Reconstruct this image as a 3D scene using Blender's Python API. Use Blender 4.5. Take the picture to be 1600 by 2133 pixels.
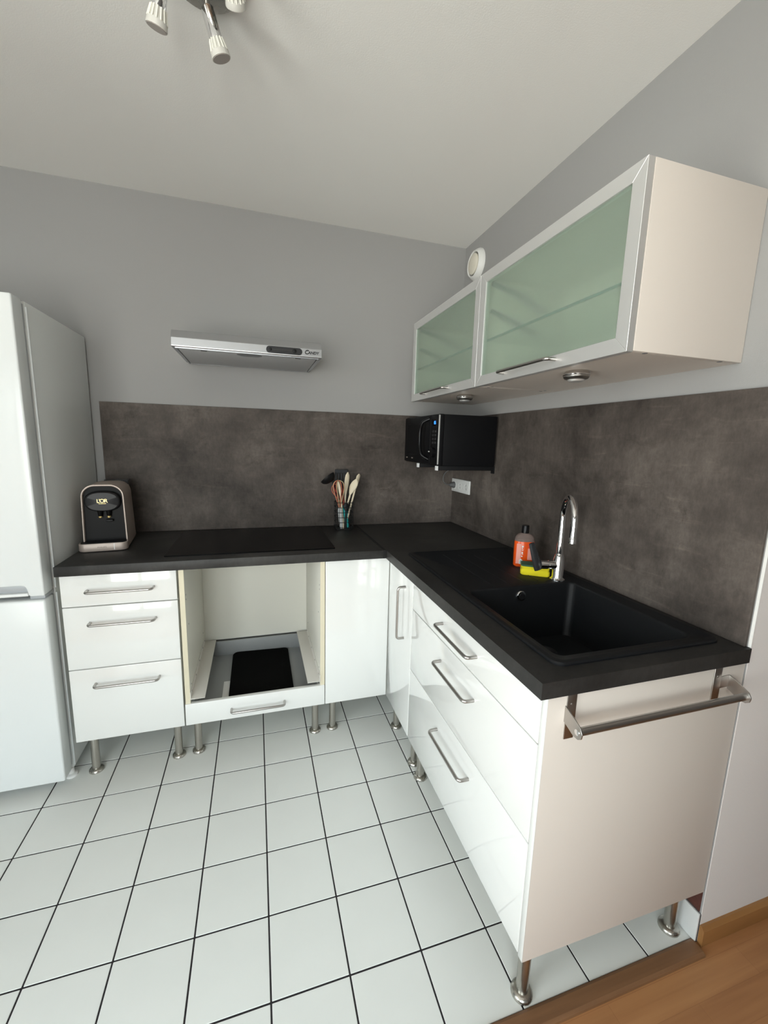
import bpy, bmesh, math, random
from mathutils import Vector, Matrix
random.seed(7)
for o in list(bpy.data.objects): bpy.data.objects.remove(o, do_unlink=True)
S = bpy.context.scene
COL = S.collection
PI = math.pi

# ------------------------------------------------------------------ camera
# origin: floor in the corner where the back wall (y = 0) meets the sink wall (x = 0); metres
cd = bpy.data.cameras.new('camera'); cam = bpy.data.objects.new('camera', cd); COL.objects.link(cam)
cd.sensor_fit = 'HORIZONTAL'; cd.sensor_width = 36.0; cd.lens = 870.18 / 1600 * 36.0
cd.clip_start = .02
R = Matrix(((0.956722, -0.289794, 0.026507), (0.022886, 0.165732, 0.985905), (0.290102, 0.942631, -0.165191)))
m = Matrix((R[0], R[1], -Vector(R[2]))).transposed().to_4x4()
m.translation = (-1.1700, -2.3509, 1.3798)
cam.matrix_world = m
S.camera = cam

# ------------------------------------------------------------------ light
XL, XS, YR, ZC = -3.00, 2.4, -3.9, 2.476      # left wall, far side wall, rear wall, ceiling
WIN1 = (-3.10, -1.80, .08, 2.22)              # left wall window: y0, y1, z0, z1
WIN2 = (-2.95, -1.25, .08, 2.25)                # rear wall window: x0, x1, z0, z1
w = bpy.data.worlds.new('sky'); S.world = w; w.use_nodes = True
wn_ = w.node_tree; bg = wn_.nodes['Background']
# bright overcast sky above the horizon, sunlit pale ground and greenery below it
tcw = wn_.nodes.new('ShaderNodeTexCoord'); sep = wn_.nodes.new('ShaderNodeSeparateXYZ'); rmp = wn_.nodes.new('ShaderNodeValToRGB')
mrw = wn_.nodes.new('ShaderNodeMapRange'); mrw.inputs['From Min'].default_value = -1; mrw.inputs['From Max'].default_value = 1
wn_.links.new(tcw.outputs['Generated'], sep.inputs[0]); wn_.links.new(sep.outputs['Z'], mrw.inputs['Value']); wn_.links.new(mrw.outputs['Result'], rmp.inputs['Fac'])
rmp.color_ramp.elements[0].position = .46; rmp.color_ramp.elements[0].color = (1.22, 1.24, 1.16, 1)
rmp.color_ramp.elements[1].position = .56; rmp.color_ramp.elements[1].color = (.88, .98, 1.01, 1)
wn_.links.new(rmp.outputs['Color'], bg.inputs['Color']); bg.inputs['Strength'].default_value = 8.1
def portal(name, loc, direction, sx, sy):
    l = bpy.data.lights.new(name, 'AREA'); l.shape = 'RECTANGLE'; l.size = sx; l.size_y = sy
    l.cycles.is_portal = True
    o = bpy.data.objects.new(name, l); COL.objects.link(o); o.location = loc
    o.rotation_euler = Vector(direction).to_track_quat('-Z', 'Y').to_euler()
    return o
portal('window_daylight', (XL - .02, (WIN1[0] + WIN1[1]) / 2, (WIN1[2] + WIN1[3]) / 2), (1, 0, 0), WIN1[1] - WIN1[0], WIN1[3] - WIN1[2])
portal('rear_window_daylight', ((WIN2[0] + WIN2[1]) / 2, YR - .02, (WIN2[2] + WIN2[3]) / 2), (0, 1, 0), WIN2[1] - WIN2[0], WIN2[3] - WIN2[2])
vs = S.view_settings
vs.view_transform = 'Standard'; vs.look = 'None'; vs.gamma = 1.0; vs.use_curve_mapping = False
vs.exposure = 0.12

# ------------------------------------------------------------------ materials
M = {}
def mat(name, col, rough=.5, metal=0.0, spec=.5, coat=0.0, trans=0.0, bump=0.0, bscale=200, var=0.0, vscale=4, emit=None, estr=0, ior=1.45, alpha=1):
    m = bpy.data.materials.new(name); m.use_nodes = True; nt = m.node_tree; b = nt.nodes['Principled BSDF']
    c = (*col, 1)
    b.inputs['Base Color'].default_value = c; b.inputs['Roughness'].default_value = rough; b.inputs['Metallic'].default_value = metal
    b.inputs['Specular IOR Level'].default_value = spec; b.inputs['Coat Weight'].default_value = coat; b.inputs['Coat Roughness'].default_value = .03
    b.inputs['Transmission Weight'].default_value = trans; b.inputs['IOR'].default_value = ior; b.inputs['Alpha'].default_value = alpha
    if emit: b.inputs['Emission Color'].default_value = (*emit, 1); b.inputs['Emission Strength'].default_value = estr
    tc = None
    if var or bump:
        tc = nt.nodes.new('ShaderNodeTexCoord')
    if var:
        n = nt.nodes.new('ShaderNodeTexNoise'); n.inputs['Scale'].default_value = vscale; n.inputs['Detail'].default_value = 6
        nt.links.new(tc.outputs['Object'], n.inputs['Vector'])
        r = nt.nodes.new('ShaderNodeValToRGB')
        r.color_ramp.elements[0].position = .3; r.color_ramp.elements[1].position = .7
        r.color_ramp.elements[0].color = (*[x * (1 - var) for x in col], 1); r.color_ramp.elements[1].color = (*[min(1, x * (1 + var)) for x in col], 1)
        nt.links.new(n.outputs['Fac'], r.inputs['Fac']); nt.links.new(r.outputs['Color'], b.inputs['Base Color'])
    if bump:
        n2 = nt.nodes.new('ShaderNodeTexNoise'); n2.inputs['Scale'].default_value = bscale; n2.inputs['Detail'].default_value = 3
        nt.links.new(tc.outputs['Object'], n2.inputs['Vector'])
        bp = nt.nodes.new('ShaderNodeBump'); bp.inputs['Strength'].default_value = bump; bp.inputs['Distance'].default_value = .002
        nt.links.new(n2.outputs['Fac'], bp.inputs['Height']); nt.links.new(bp.outputs['Normal'], b.inputs['Normal'])
    M[name] = m
    return m

def concrete(name, dark, mid, light, rough, spec=.4):
    """mottled concrete-look laminate with dark blotches and fine scratches"""
    m = bpy.data.materials.new(name); m.use_nodes = True; nt = m.node_tree; b = nt.nodes['Principled BSDF']
    L = nt.links.new
    tc = nt.nodes.new('ShaderNodeTexCoord')
    def noise(scale, detail, rgh, stretch=None, dist=0):
        n = nt.nodes.new('ShaderNodeTexNoise'); n.inputs['Scale'].default_value = scale; n.inputs['Detail'].default_value = detail
        n.inputs['Roughness'].default_value = rgh; n.inputs['Distortion'].default_value = dist
        if stretch:
            mp = nt.nodes.new('ShaderNodeMapping'); mp.inputs['Scale'].default_value = stretch
            L(tc.outputs['Object'], mp.inputs['Vector']); L(mp.outputs['Vector'], n.inputs['Vector'])
        else: L(tc.outputs['Object'], n.inputs['Vector'])
        return n
    big = noise(1.9, 12, .66, None, .2)
    r = nt.nodes.new('ShaderNodeValToRGB'); e = r.color_ramp.elements
    e[0].position = .36; e[0].color = (*dark, 1); e[1].position = .66; e[1].color = (*light, 1)
    k = e.new(.52); k.color = (*mid, 1)
    L(big.outputs['Fac'], r.inputs['Fac'])
    spot = noise(4.5, 12, .72, (1, 1, 1.6), .3)
    r2 = nt.nodes.new('ShaderNodeValToRGB'); f = r2.color_ramp.elements
    f[0].position = .33; f[0].color = (.5, .48, .47, 1); f[1].position = .46; f[1].color = (1, 1, 1, 1)
    L(spot.outputs['Fac'], r2.inputs['Fac'])
    mx = nt.nodes.new('ShaderNodeMix'); mx.data_type = 'RGBA'; mx.blend_type = 'MULTIPLY'; mx.inputs['Factor'].default_value = .75
    L(r.outputs['Color'], mx.inputs['A']); L(r2.outputs['Color'], mx.inputs['B'])
    fine = noise(90, 6, .75, (1, 1, .45))
    r3 = nt.nodes.new('ShaderNodeValToRGB'); g = r3.color_ramp.elements
    g[0].position = .3; g[0].color = (.8, .8, .8, 1); g[1].position = .75; g[1].color = (1.22, 1.2, 1.18, 1)
    L(fine.outputs['Fac'], r3.inputs['Fac'])
    mx2 = nt.nodes.new('ShaderNodeMix'); mx2.data_type = 'RGBA'; mx2.blend_type = 'MULTIPLY'; mx2.inputs['Factor'].default_value = 1
    L(mx.outputs['Result'], mx2.inputs['A']); L(r3.outputs['Color'], mx2.inputs['B'])
    scr = noise(16, 5, .6, (.35, .35, 2.6), .6)
    r4 = nt.nodes.new('ShaderNodeValToRGB'); q = r4.color_ramp.elements
    q[0].position = .58; q[0].color = (1, 1, 1, 1); q[1].position = .74; q[1].color = (1.45, 1.42, 1.38, 1)
    L(scr.outputs['Fac'], r4.inputs['Fac'])
    scr2 = noise(13, 6, .7, (1.6, 1.6, .6), 1.0)
    r5 = nt.nodes.new('ShaderNodeValToRGB'); q5 = r5.color_ramp.elements
    q5[0].position = .26; q5[0].color = (.5, .5, .5, 1); q5[1].position = .36; q5[1].color = (1, 1, 1, 1)
    L(scr2.outputs['Fac'], r5.inputs['Fac'])
    mx3 = nt.nodes.new('ShaderNodeMix'); mx3.data_type = 'RGBA'; mx3.blend_type = 'MULTIPLY'; mx3.inputs['Factor'].default_value = .8
    L(mx2.outputs['Result'], mx3.inputs['A']); L(r4.outputs['Color'], mx3.inputs['B'])
    mx4 = nt.nodes.new('ShaderNodeMix'); mx4.data_type = 'RGBA'; mx4.blend_type = 'MULTIPLY'; mx4.inputs['Factor'].default_value = .8
    L(mx3.outputs['Result'], mx4.inputs['A']); L(r5.outputs['Color'], mx4.inputs['B'])
    L(mx4.outputs['Result'], b.inputs['Base Color'])
    b.inputs['Roughness'].default_value = rough; b.inputs['Specular IOR Level'].default_value = spec
    bp = nt.nodes.new('ShaderNodeBump'); bp.inputs['Strength'].default_value = .12; bp.inputs['Distance'].default_value = .001
    L(fine.outputs['Fac'], bp.inputs['Height']); L(bp.outputs['Normal'], b.inputs['Normal'])
    M[name] = m

def wood(name, dark, light, rough, strip=None, seed=0.0, axis='x', gs=1.0):
    m = bpy.data.materials.new(name); m.use_nodes = True; nt = m.node_tree; b = nt.nodes['Principled BSDF']; L = nt.links.new
    tc = nt.nodes.new('ShaderNodeTexCoord'); mp = nt.nodes.new('ShaderNodeMapping')
    oi = nt.nodes.new('ShaderNodeObjectInfo')
    ad = nt.nodes.new('ShaderNodeVectorMath'); ad.operation = 'ADD'
    cmb = nt.nodes.new('ShaderNodeCombineXYZ'); mul = nt.nodes.new('ShaderNodeMath'); mul.operation = 'MULTIPLY'; mul.inputs[1].default_value = 37
    L(oi.outputs['Random'], mul.inputs[0]); L(mul.outputs[0], cmb.inputs[0]); L(mul.outputs[0], cmb.inputs[1])
    L(tc.outputs['Object'], ad.inputs[0]); L(cmb.outputs[0], ad.inputs[1])
    mp.inputs['Scale'].default_value = {'x': (1.2 * gs, 22 * gs, 8 * gs), 'z': (22 * gs, 22 * gs, 1.5 * gs)}[axis]
    L(ad.outputs[0], mp.inputs['Vector'])
    n = nt.nodes.new('ShaderNodeTexNoise'); n.inputs['Scale'].default_value = 2.2; n.inputs['Detail'].default_value = 8; n.inputs['Distortion'].default_value = .25
    L(mp.outputs['Vector'], n.inputs['Vector'])
    r = nt.nodes.new('ShaderNodeValToRGB'); e = r.color_ramp.elements
    e[0].position = .28; e[0].color = (*dark, 1); e[1].position = .72; e[1].color = (*light, 1)
    L(n.outputs['Fac'], r.inputs['Fac'])
    out = r.outputs['Color']
    if strip:
        bk = nt.nodes.new('ShaderNodeTexBrick'); bk.inputs['Scale'].default_value = 1; bk.inputs['Brick Width'].default_value = strip[0]; bk.inputs['Row Height'].default_value = strip[1]
        bk.inputs['Mortar Size'].default_value = .0006; bk.inputs['Color1'].default_value = (.93, .91, .90, 1); bk.inputs['Color2'].default_value = (1.06, 1.06, 1.05, 1); bk.inputs['Mortar'].default_value = (.85, .8, .78, 1)
        L(ad.outputs[0], bk.inputs['Vector'])
        mx = nt.nodes.new('ShaderNodeMix'); mx.data_type = 'RGBA'; mx.blend_type = 'MULTIPLY'; mx.inputs['Factor'].default_value = 1
        L(out, mx.inputs['A']); L(bk.outputs['Color'], mx.inputs['B']); out = mx.outputs['Result']
    L(out, b.inputs['Base Color']); b.inputs['Roughness'].default_value = rough
    M[name] = m

def brushed(name, col, rough, stretch):
    m = mat(name, col, rough, 1.0); nt = m.node_tree; b = nt.nodes['Principled BSDF']; L = nt.links.new
    tc = nt.nodes.new('ShaderNodeTexCoord'); mp = nt.nodes.new('ShaderNodeMapping'); mp.inputs['Scale'].default_value = stretch
    n = nt.nodes.new('ShaderNodeTexNoise'); n.inputs['Scale'].default_value = 40; n.inputs['Detail'].default_value = 4
    L(tc.outputs['Object'], mp.inputs['Vector']); L(mp.outputs['Vector'], n.inputs['Vector'])
    mr = nt.nodes.new('ShaderNodeMapRange'); mr.inputs['To Min'].default_value = rough - .03; mr.inputs['To Max'].default_value = rough + .04
    L(n.outputs['Fac'], mr.inputs['Value']); L(mr.outputs['Result'], b.inputs['Roughness'])

mat('wall_paint', (.345, .342, .338), .85, bump=.15, bscale=350)
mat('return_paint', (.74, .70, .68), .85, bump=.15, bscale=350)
mat('ceiling_paint', (.86, .855, .83), .9, bump=.15, bscale=250)
mat('bare_wall', (.09, .03, .022), .9, var=.25, vscale=30, bump=.3, bscale=120)
mat('grout', (.022, .018, .021), .9, var=.2, vscale=30)
mat('floor_tile', (.785, .80, .775), .38, spec=.35, var=.025, vscale=3, bump=.03, bscale=40)
mat('plinth_tile', (.68, .69, .68), .25)
mat('lacquer', (.83, .835, .815), .12, spec=.5, coat=1.0)
mat('panel_white', (.68, .62, .565), .45)
mat('edge_cream', (.72, .66, .50), .5)
mat('carcass', (.80, .78, .70), .45)
mat('drawer_shaded', (.34, .35, .35), .45)  # drawer grey deepened to hold the shade inside the housing
mat('steel_sheet', (.78, .75, .70), .5, metal=.1)
brushed('steel', (.47, .45, .43), .30, (.3, .3, .3))
brushed('steel_leg', (.50, .48, .44), .27, (1, 1, .05))
brushed('aluminium', (.86, .86, .85), .45, (1, 1, 1))
M['aluminium'].node_tree.nodes['Principled BSDF'].inputs['Metallic'].default_value = .8
brushed('hood_steel', (.50, .51, .53), .38, (.05, 1, 1))
brushed('filter_steel', (.52, .53, .54), .5, (1, 1, 1))
M['filter_steel'].node_tree.nodes['Principled BSDF'].inputs['Metallic'].default_value = .15
mat('chrome', (.80, .80, .81), .06, 1.0)
mat('black_gloss', (.006, .006, .007), .22, spec=.25)
mat('black_glass', (.0025, .0025, .003), .22, spec=.16)
mat('black_plastic', (.009, .009, .010), .5, spec=.3)
mat('black_matte', (.010, .010, .010), .75)
mat('black_cloth', (.004, .004, .004), .95, spec=.1, bump=.6, bscale=300)
mat('dark_plastic', (.022, .022, .024), .45, spec=.4)
mat('machine_black', (.004, .004, .0045), .4, spec=.12)
mat('oven_black', (.006, .006, .007), .5, spec=.18)
mat('grey_plastic', (.16, .16, .17), .5)
mat('sink_granite', (.0070, .0078, .0095), .45, spec=.38, bump=.1, bscale=500)
mat('fridge_white', (.80, .83, .83), .22, spec=.45)
mat('fridge_side', (.79, .81, .80), .30, spec=.5, bump=.03, bscale=120)
mat('fridge_grip', (.42, .44, .46), .35)
mat('white_plastic', (.80, .80, .78), .35)
mat('white_cap', (.85, .85, .85), .45)
mat('valve_cream', (.74, .70, .60), .5)
mat('champagne', (.46, .385, .34), .45, metal=.3)
mat('gold_print', (.75, .58, .25), .35, metal=.8)
mat('grey_print', (.22, .19, .17), .5)
mat('panel_print', (.030, .030, .032), .5)
mat('print_black', (.02, .02, .02), .5)
mat('clear_plastic', (.9, .9, .9), .08, trans=.9, ior=1.2)
mat('smoke_plastic', (.35, .35, .36), .1, trans=.85, ior=1.15)
mat('display_blue', (.0, .05, .3), .4, emit=(.03, .2, 1.0), estr=4)
mat('orange_liquid', (.82, .095, .012), .2, spec=.5)
mat('label_pink', (.85, .36, .30), .45)
mat('label_white', (.85, .85, .83), .5)
mat('label_red', (.75, .06, .03), .4)
mat('bottle_neck', (.62, .50, .46), .1, trans=.8, ior=1.12)
mat('sponge_yellow', (.90, .76, .02), .9, bump=.5, bscale=400)
mat('scourer_green', (.05, .12, .07), .95, bump=.8, bscale=500)
mat('teal', (.03, .42, .42), .4)
mat('silicone_red', (.30, .04, .03), .45)
mat('silicone_coral', (.55, .15, .09), .45)
mat('silicone_beige', (.52, .44, .26), .45)
mat('grey_white', (.58, .60, .60), .4)
mat('slate_nylon', (.022, .024, .028), .45)
mat('cable_grey', (.12, .12, .12), .5)
mat('bulb_ceramic', (.78, .77, .70), .4)
mat('bulb_shaded', (.60, .59, .55), .45)  # greyer than the fins: dark of the gaps between them put into colour
mat('bulb_face', (.40, .36, .33), .25)
mat('window_frame', (.8, .8, .8), .4)
concrete('splash', (.042, .035, .031), (.095, .080, .071), (.170, .145, .129), .60, .25)
concrete('worktop', (.020, .0195, .019), (.033, .032, .031), (.052, .050, .048), .48, .32)
wood('laminate', (.34, .150, .058), (.45, .22, .090), .40, strip=(.45, .0633))
wood('wood_trim', (.26, .115, .035), (.40, .20, .07), .4)
wood('threshold_wood', (.17, .080, .036), (.24, .12, .055), .45)
wood('beech', (.70, .59, .42), (.82, .74, .58), .6, axis='z', gs=3)

def frosted(name):
    m = bpy.data.materials.new(name); m.use_nodes = True; nt = m.node_tree; b = nt.nodes['Principled BSDF']
    b.inputs['Base Color'].default_value = (.75, .87, .77, 1); b.inputs['Roughness'].default_value = .26
    b.inputs['Transmission Weight'].default_value = .85; b.inputs['IOR'].default_value = 1.18
    M[name] = m
frosted('frosted_glass')
mat('shelf_glass', (.93, .97, .95), .02, trans=1.0, ior=1.08)
mat('shelf_edge', (.02, .10, .09), .2)
def pane(name):
    m = bpy.data.materials.new(name); m.use_nodes = True; nt = m.node_tree; L = nt.links.new
    nt.nodes.remove(nt.nodes['Principled BSDF']); out = nt.nodes['Material Output']
    t = nt.nodes.new('ShaderNodeBsdfTransparent'); g = nt.nodes.new('ShaderNodeBsdfGlossy'); g.inputs['Roughness'].default_value = .02
    f = nt.nodes.new('ShaderNodeFresnel'); f.inputs['IOR'].default_value = 1.3
    mx = nt.nodes.new('ShaderNodeMixShader'); L(f.outputs[0], mx.inputs[0]); L(t.outputs[0], mx.inputs[1]); L(g.outputs[0], mx.inputs[2]); L(mx.outputs[0], out.inputs[0])
    M[name] = m
pane('window_glass')

# ------------------------------------------------------------------ mesh helpers
def append(bm, tmp):
    me = bpy.data.meshes.new('tmp'); tmp.to_mesh(me); tmp.free(); bm.from_mesh(me); bpy.data.meshes.remove(me)
def box(x0, x1, y0, y1, z0, z1, bev=0.0, seg=2, bm=None):
    t = bmesh.new()
    bmesh.ops.create_cube(t, size=1)
    sx, sy, sz = abs(x1 - x0), abs(y1 - y0), abs(z1 - z0)
    for v in t.verts: v.co = Vector(((x0 + x1) / 2 + v.co.x * sx, (y0 + y1) / 2 + v.co.y * sy, (z0 + z1) / 2 + v.co.z * sz))
    if bev:
        bev = min(bev, .45 * min(sx, sy, sz))
        bmesh.ops.bevel(t, geom=list(t.edges), offset=bev, segments=seg, profile=.5, affect='EDGES')
    if bm is None: return t
    append(bm, t); return bm
def rrect(x0, x1, y0, y1, r, n=6):
    pts = []
    for cx, cy, a in ((x1 - r, y1 - r, 0), (x0 + r, y1 - r, 90), (x0 + r, y0 + r, 180), (x1 - r, y0 + r, 270)):
        for i in range(n + 1):
            t = math.radians(a + 90 * i / n); pts.append((cx + r * math.cos(t), cy + r * math.sin(t)))
    return pts
def loft(loops, cap0=False, cap1=False, bm=None, closed=True):
    t = bm or bmesh.new(); rows = [[t.verts.new(p) for p in l] for l in loops]
    n = len(rows[0])
    for a, b in zip(rows, rows[1:]):
        for i in range(n if closed else n - 1):
            j = (i + 1) % n
            try: t.faces.new((a[i], a[j], b[j], b[i]))
            except ValueError: pass
    if cap0: t.faces.new(list(reversed(rows[0])))
    if cap1: t.faces.new(rows[-1])
    bmesh.ops.recalc_face_normals(t, faces=list(t.faces))
    return t
def prism(pts, plane, d0, d1, bev=0.0, seg=2):
    """extrude a 2-D outline; plane 'xz' -> depth along y, 'yz' -> along x, 'xy' -> along z"""
    f = {'xz': lambda p, d: (p[0], d, p[1]), 'yz': lambda p, d: (d, p[0], p[1]), 'xy': lambda p, d: (p[0], p[1], d)}[plane]
    t = loft([[f(p, d0) for p in pts], [f(p, d1) for p in pts]], True, True)
    if bev: bmesh.ops.bevel(t, geom=list(t.edges), offset=bev, segments=seg, profile=.5, affect='EDGES')
    return t
def circle(c, r, n, axis='z', ph=0.0):
    out = []
    for i in range(n):
        a = 2 * PI * i / n + ph; u, v = r * math.cos(a), r * math.sin(a)
        out.append({'z': (c[0] + u, c[1] + v, c[2]), 'x': (c[0], c[1] + u, c[2] + v), 'y': (c[0] + u, c[1], c[2] + v)}[axis])
    return out
def lathe(c, prof, n=24, axis='z', bm=None):
    """prof: list of (radius, offset along axis)"""
    ax = {'z': (0, 0, 1), 'x': (1, 0, 0), 'y': (0, 1, 0)}[axis]
    loops = [circle(tuple(c[k] + ax[k] * h for k in range(3)), max(r, 1e-4), n, axis) for r, h in prof]
    t = loft(loops, True, True)
    if bm is None: return t
    append(bm, t); return bm
def sweep(pts, r, n=8, bm=None, flat=1.0):
    pts = [Vector(p) for p in pts]; rs = r if isinstance(r, (list, tuple)) else [r] * len(pts)
    tg = [(pts[min(i + 1, len(pts) - 1)] - pts[max(i - 1, 0)]).normalized() for i in range(len(pts))]
    up = Vector((0, 0, 1)) if abs(tg[0].z) < .9 else Vector((1, 0, 0))
    nrm = (up - tg[0] * up.dot(tg[0])).normalized(); loops = []
    for p, t, rr in zip(pts, tg, rs):
        nrm = (nrm - t * nrm.dot(t)).normalized(); b = t.cross(nrm)
        loops.append([p + nrm * rr * math.cos(2 * PI * k / n) + b * rr * flat * math.sin(2 * PI * k / n) for k in range(n)])
    t = loft(loops, True, True)
    if bm is None: return t
    append(bm, t); return bm
def arc_path(pts, rad, n=5):
    pts = [Vector(p) for p in pts]; out = [pts[0]]
    for a, b, c in zip(pts, pts[1:], pts[2:]):
        d1 = (a - b).normalized(); d2 = (c - b).normalized(); r = min(rad, (a - b).length * .48, (c - b).length * .48)
        for i in range(n + 1):
            t = i / n; out.append((b + d1 * r) * (1 - t) ** 2 + b * 2 * t * (1 - t) + (b + d2 * r) * t ** 2)
    out.append(pts[-1]); return out
def bend_handle(A, B, out, reach=.033, r=.0052):
    A, B, out = Vector(A), Vector(B), Vector(out)
    return sweep(arc_path([A, A + out * reach, B + out * reach, B], .014), r, 10)
def bezier(pts, n=24):
    """Catmull-Rom through points"""
    P = [Vector(p) for p in pts]; P = [P[0] * 2 - P[1]] + P + [P[-1] * 2 - P[-2]]; out = []
    k = max(2, n // (len(P) - 3))
    for i in range(1, len(P) - 2):
        for j in range(k):
            t = j / k; a, b, c, d = P[i - 1:i + 3]
            out.append(.5 * ((2 * b) + (c - a) * t + (2 * a - 5 * b + 4 * c - d) * t * t + (3 * b - a - 3 * c + d) * t ** 3))
    out.append(P[-2]); return out

# ------------------------------------------------------------------ object helpers
def mesh_of(bm, smooth=False):
    me = bpy.data.meshes.new('mesh'); bmesh.ops.recalc_face_normals(bm, faces=list(bm.faces)); bm.to_mesh(me); bm.free()
    if smooth:
        me.polygons.foreach_set('use_smooth', [True] * len(me.polygons))
        me.set_sharp_from_angle(angle=math.radians(38))
    return me
def link(name, me, mt, parent=None, loc=(0, 0, 0)):
    o = bpy.data.objects.new(name, me); COL.objects.link(o)
    if me is not None and mt and not me.materials: me.materials.append(M[mt])
    o.parent = parent; o.location = loc
    if me is not None: me.name = name
    return o
def thing(name, label, cat, loc=(0, 0, 0), rotz=0.0, group=None):
    o = bpy.data.objects.new(name, None); COL.objects.link(o); o.location = loc; o.rotation_euler = (0, 0, rotz); o.empty_display_size = .1
    o['label'] = label; o['category'] = cat
    if group: o['group'] = group
    return o
def part(parent, name, bm, mt, smooth=True, label=None, root=None, local=False):
    """bm in world axes; shifted so that it sits right under its thing"""
    r = parent
    while r.parent: r = r.parent
    if not local: bmesh.ops.translate(bm, verts=list(bm.verts), vec=-Vector(r.location))
    o = link(name, mesh_of(bm, smooth), mt, parent)
    if label: o['label'] = label
    return o
def solo(name, bm, mt, label, cat, base, smooth=True, group=None):
    bmesh.ops.translate(bm, verts=list(bm.verts), vec=-Vector(base))
    o = link(name, mesh_of(bm, smooth), mt, None, base); o['label'] = label; o['category'] = cat
    if group: o['group'] = group
    return o
def struct(name, bm, mt, label, cat='structure', smooth=False):
    o = link(name, mesh_of(bm, smooth), mt); o['kind'] = 'structure'; o['label'] = label; o['category'] = cat
    return o
def text_bm(body, size, mtx, extrude=.0003, space=1.0, shear=0.0, offset=0.0):
    c = bpy.data.curves.new('t', 'FONT'); c.body = body; c.size = size; c.extrude = extrude; c.align_x = 'CENTER'; c.align_y = 'CENTER'; c.space_character = space; c.shear = shear; c.offset = offset
    o = bpy.data.objects.new('t', c); COL.objects.link(o)
    dg = bpy.context.evaluated_depsgraph_get(); me = bpy.data.meshes.new_from_object(o.evaluated_get(dg))
    bm = bmesh.new(); bm.from_mesh(me); bm.transform(mtx)
    bpy.data.objects.remove(o); bpy.data.curves.remove(c); bpy.data.meshes.remove(me)
    return bm
FRONT = Matrix.Rotation(PI / 2, 4, 'X')          # text on a surface facing -y
FACE_L = Matrix.Rotation(-PI / 2, 4, 'Z') @ Matrix.Rotation(PI / 2, 4, 'X')   # text on a surface facing -x

# ================================================================== SETTING
def wall_with_hole(axis, a0, a1, z0, z1, d0, d1, hole):
    bm = bmesh.new(); h0, h1, hz0, hz1 = hole
    for (p0, p1, q0, q1) in ((a0, h0, z0, z1), (h1, a1, z0, z1), (h0, h1, z0, hz0), (h0, h1, hz1, z1)):
        if axis == 'y': box(d0, d1, p0, p1, q0, q1, bm=bm)
        else: box(p0, p1, d0, d1, q0, q1, bm=bm)
    return bm
YE = -1.690                                       # end of the sink wall
struct('wall_back', box(XL - .12, .12, 0, .12, 0, ZC), 'wall_paint', 'grey painted wall behind the cooktop and range hood', 'wall')
wr = struct('wall_right', box(0, .12, YE + .002, 0, 0, ZC), 'wall_paint', 'grey painted wall behind the sink run', 'wall')
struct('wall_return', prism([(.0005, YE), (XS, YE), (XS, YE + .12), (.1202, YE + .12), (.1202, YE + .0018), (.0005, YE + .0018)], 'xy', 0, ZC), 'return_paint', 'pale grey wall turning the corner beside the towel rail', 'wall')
struct('wall_side', box(XS, XS + .12, YR - .12, YE + .12, 0, ZC), 'wall_paint', 'grey wall closing the living area', 'wall')
struct('wall_left', wall_with_hole('y', YR - .12, 0, 0, ZC, XL - .12, XL, WIN1), 'wall_paint', 'grey wall on the fridge side with a tall window', 'wall')
struct('wall_rear', wall_with_hole('x', XL, XS, 0, ZC, YR - .12, YR, WIN2), 'wall_paint', 'grey wall with the living area window', 'wall')
struct('ceiling', box(XL - .12, XS + .12, YR - .12, .12, ZC, ZC + .1), 'ceiling_paint', 'plain off-white painted ceiling', 'ceiling')
struct('trim_2', box(-.0015, 0, -1.684, -.60, .095, .168), 'bare_wall', 'dark red-brown unpainted wall strip above the white plinth tiles', 'wall strip')

# tiled floor: dark grout bed, every tile a piece
TY0 = -1.680
fl = struct('floor', box(XL, 0, TY0, 0, -.06, -.0016), 'grout', 'white square floor tiles with thin dark joints', 'floor')
G = .0046; X0G, Y0G, TS = -1.965, -.694, .2
full = None
def cuts(a, b, g0):
    k = math.floor((a - g0) / TS); out = []
    while g0 + k * TS < b - 1e-6:
        lo, hi = max(a, g0 + k * TS), min(b, g0 + (k + 1) * TS); out.append((lo + G / 2, hi - G / 2)); k += 1
    return [c for c in out if c[1] - c[0] > .01]
cache = {}
for (x0, x1) in cuts(XL, 0, X0G):
    for (y0, y1) in cuts(TY0, 0, Y0G):
        key = (round(x1 - x0, 4), round(y1 - y0, 4))
        if key not in cache: cache[key] = mesh_of(box(-key[0] / 2, key[0] / 2, -key[1] / 2, key[1] / 2, -.010, 0, .0008, 1))
        link('floor_tile', cache[key], 'floor_tile', fl, ((x0 + x1) / 2, (y0 + y1) / 2, random.uniform(-.0003, .0003)))
# laminate
lf = struct('floor_wood', box(XL, XS, YR, TY0, -.06, -.012), 'grout', 'orange-brown laminate wood floor of the living area', 'floor')
PW, PL = .19, 1.28; pcache = {}
k = 0; y = TY0 - .002
while y > YR:
    y1 = max(YR, y - PW); x = XL - random.uniform(.1, 1.1)
    while x < XS:
        a, b = max(x, XL), min(x + PL, XS); x += PL
        if b - a < .05: continue
        key = (round(b - a, 3), round(y - y1, 3))
        if key not in pcache: pcache[key] = mesh_of(box(-key[0] / 2 + .0004, key[0] / 2 - .0004, -key[1] / 2 + .0004, key[1] / 2 - .0004, -.010, -.002, .0006, 1))
        link('floor_plank', pcache[key], 'laminate', lf, ((a + b) / 2, (y + y1) / 2, 0))
    y = y1
# threshold bar between the two floors
th = prism([(TY0 + .001, -.002), (TY0 - .001, .004), (TY0 - .008, .0075), (TY0 - .036, .0075), (TY0 - .043, .004), (TY0 - .044, -.002)], 'yz', XL, -.012)
struct('trim_1', th, 'threshold_wood', 'dark brown wooden threshold bar between tiles and laminate', 'threshold')
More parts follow.
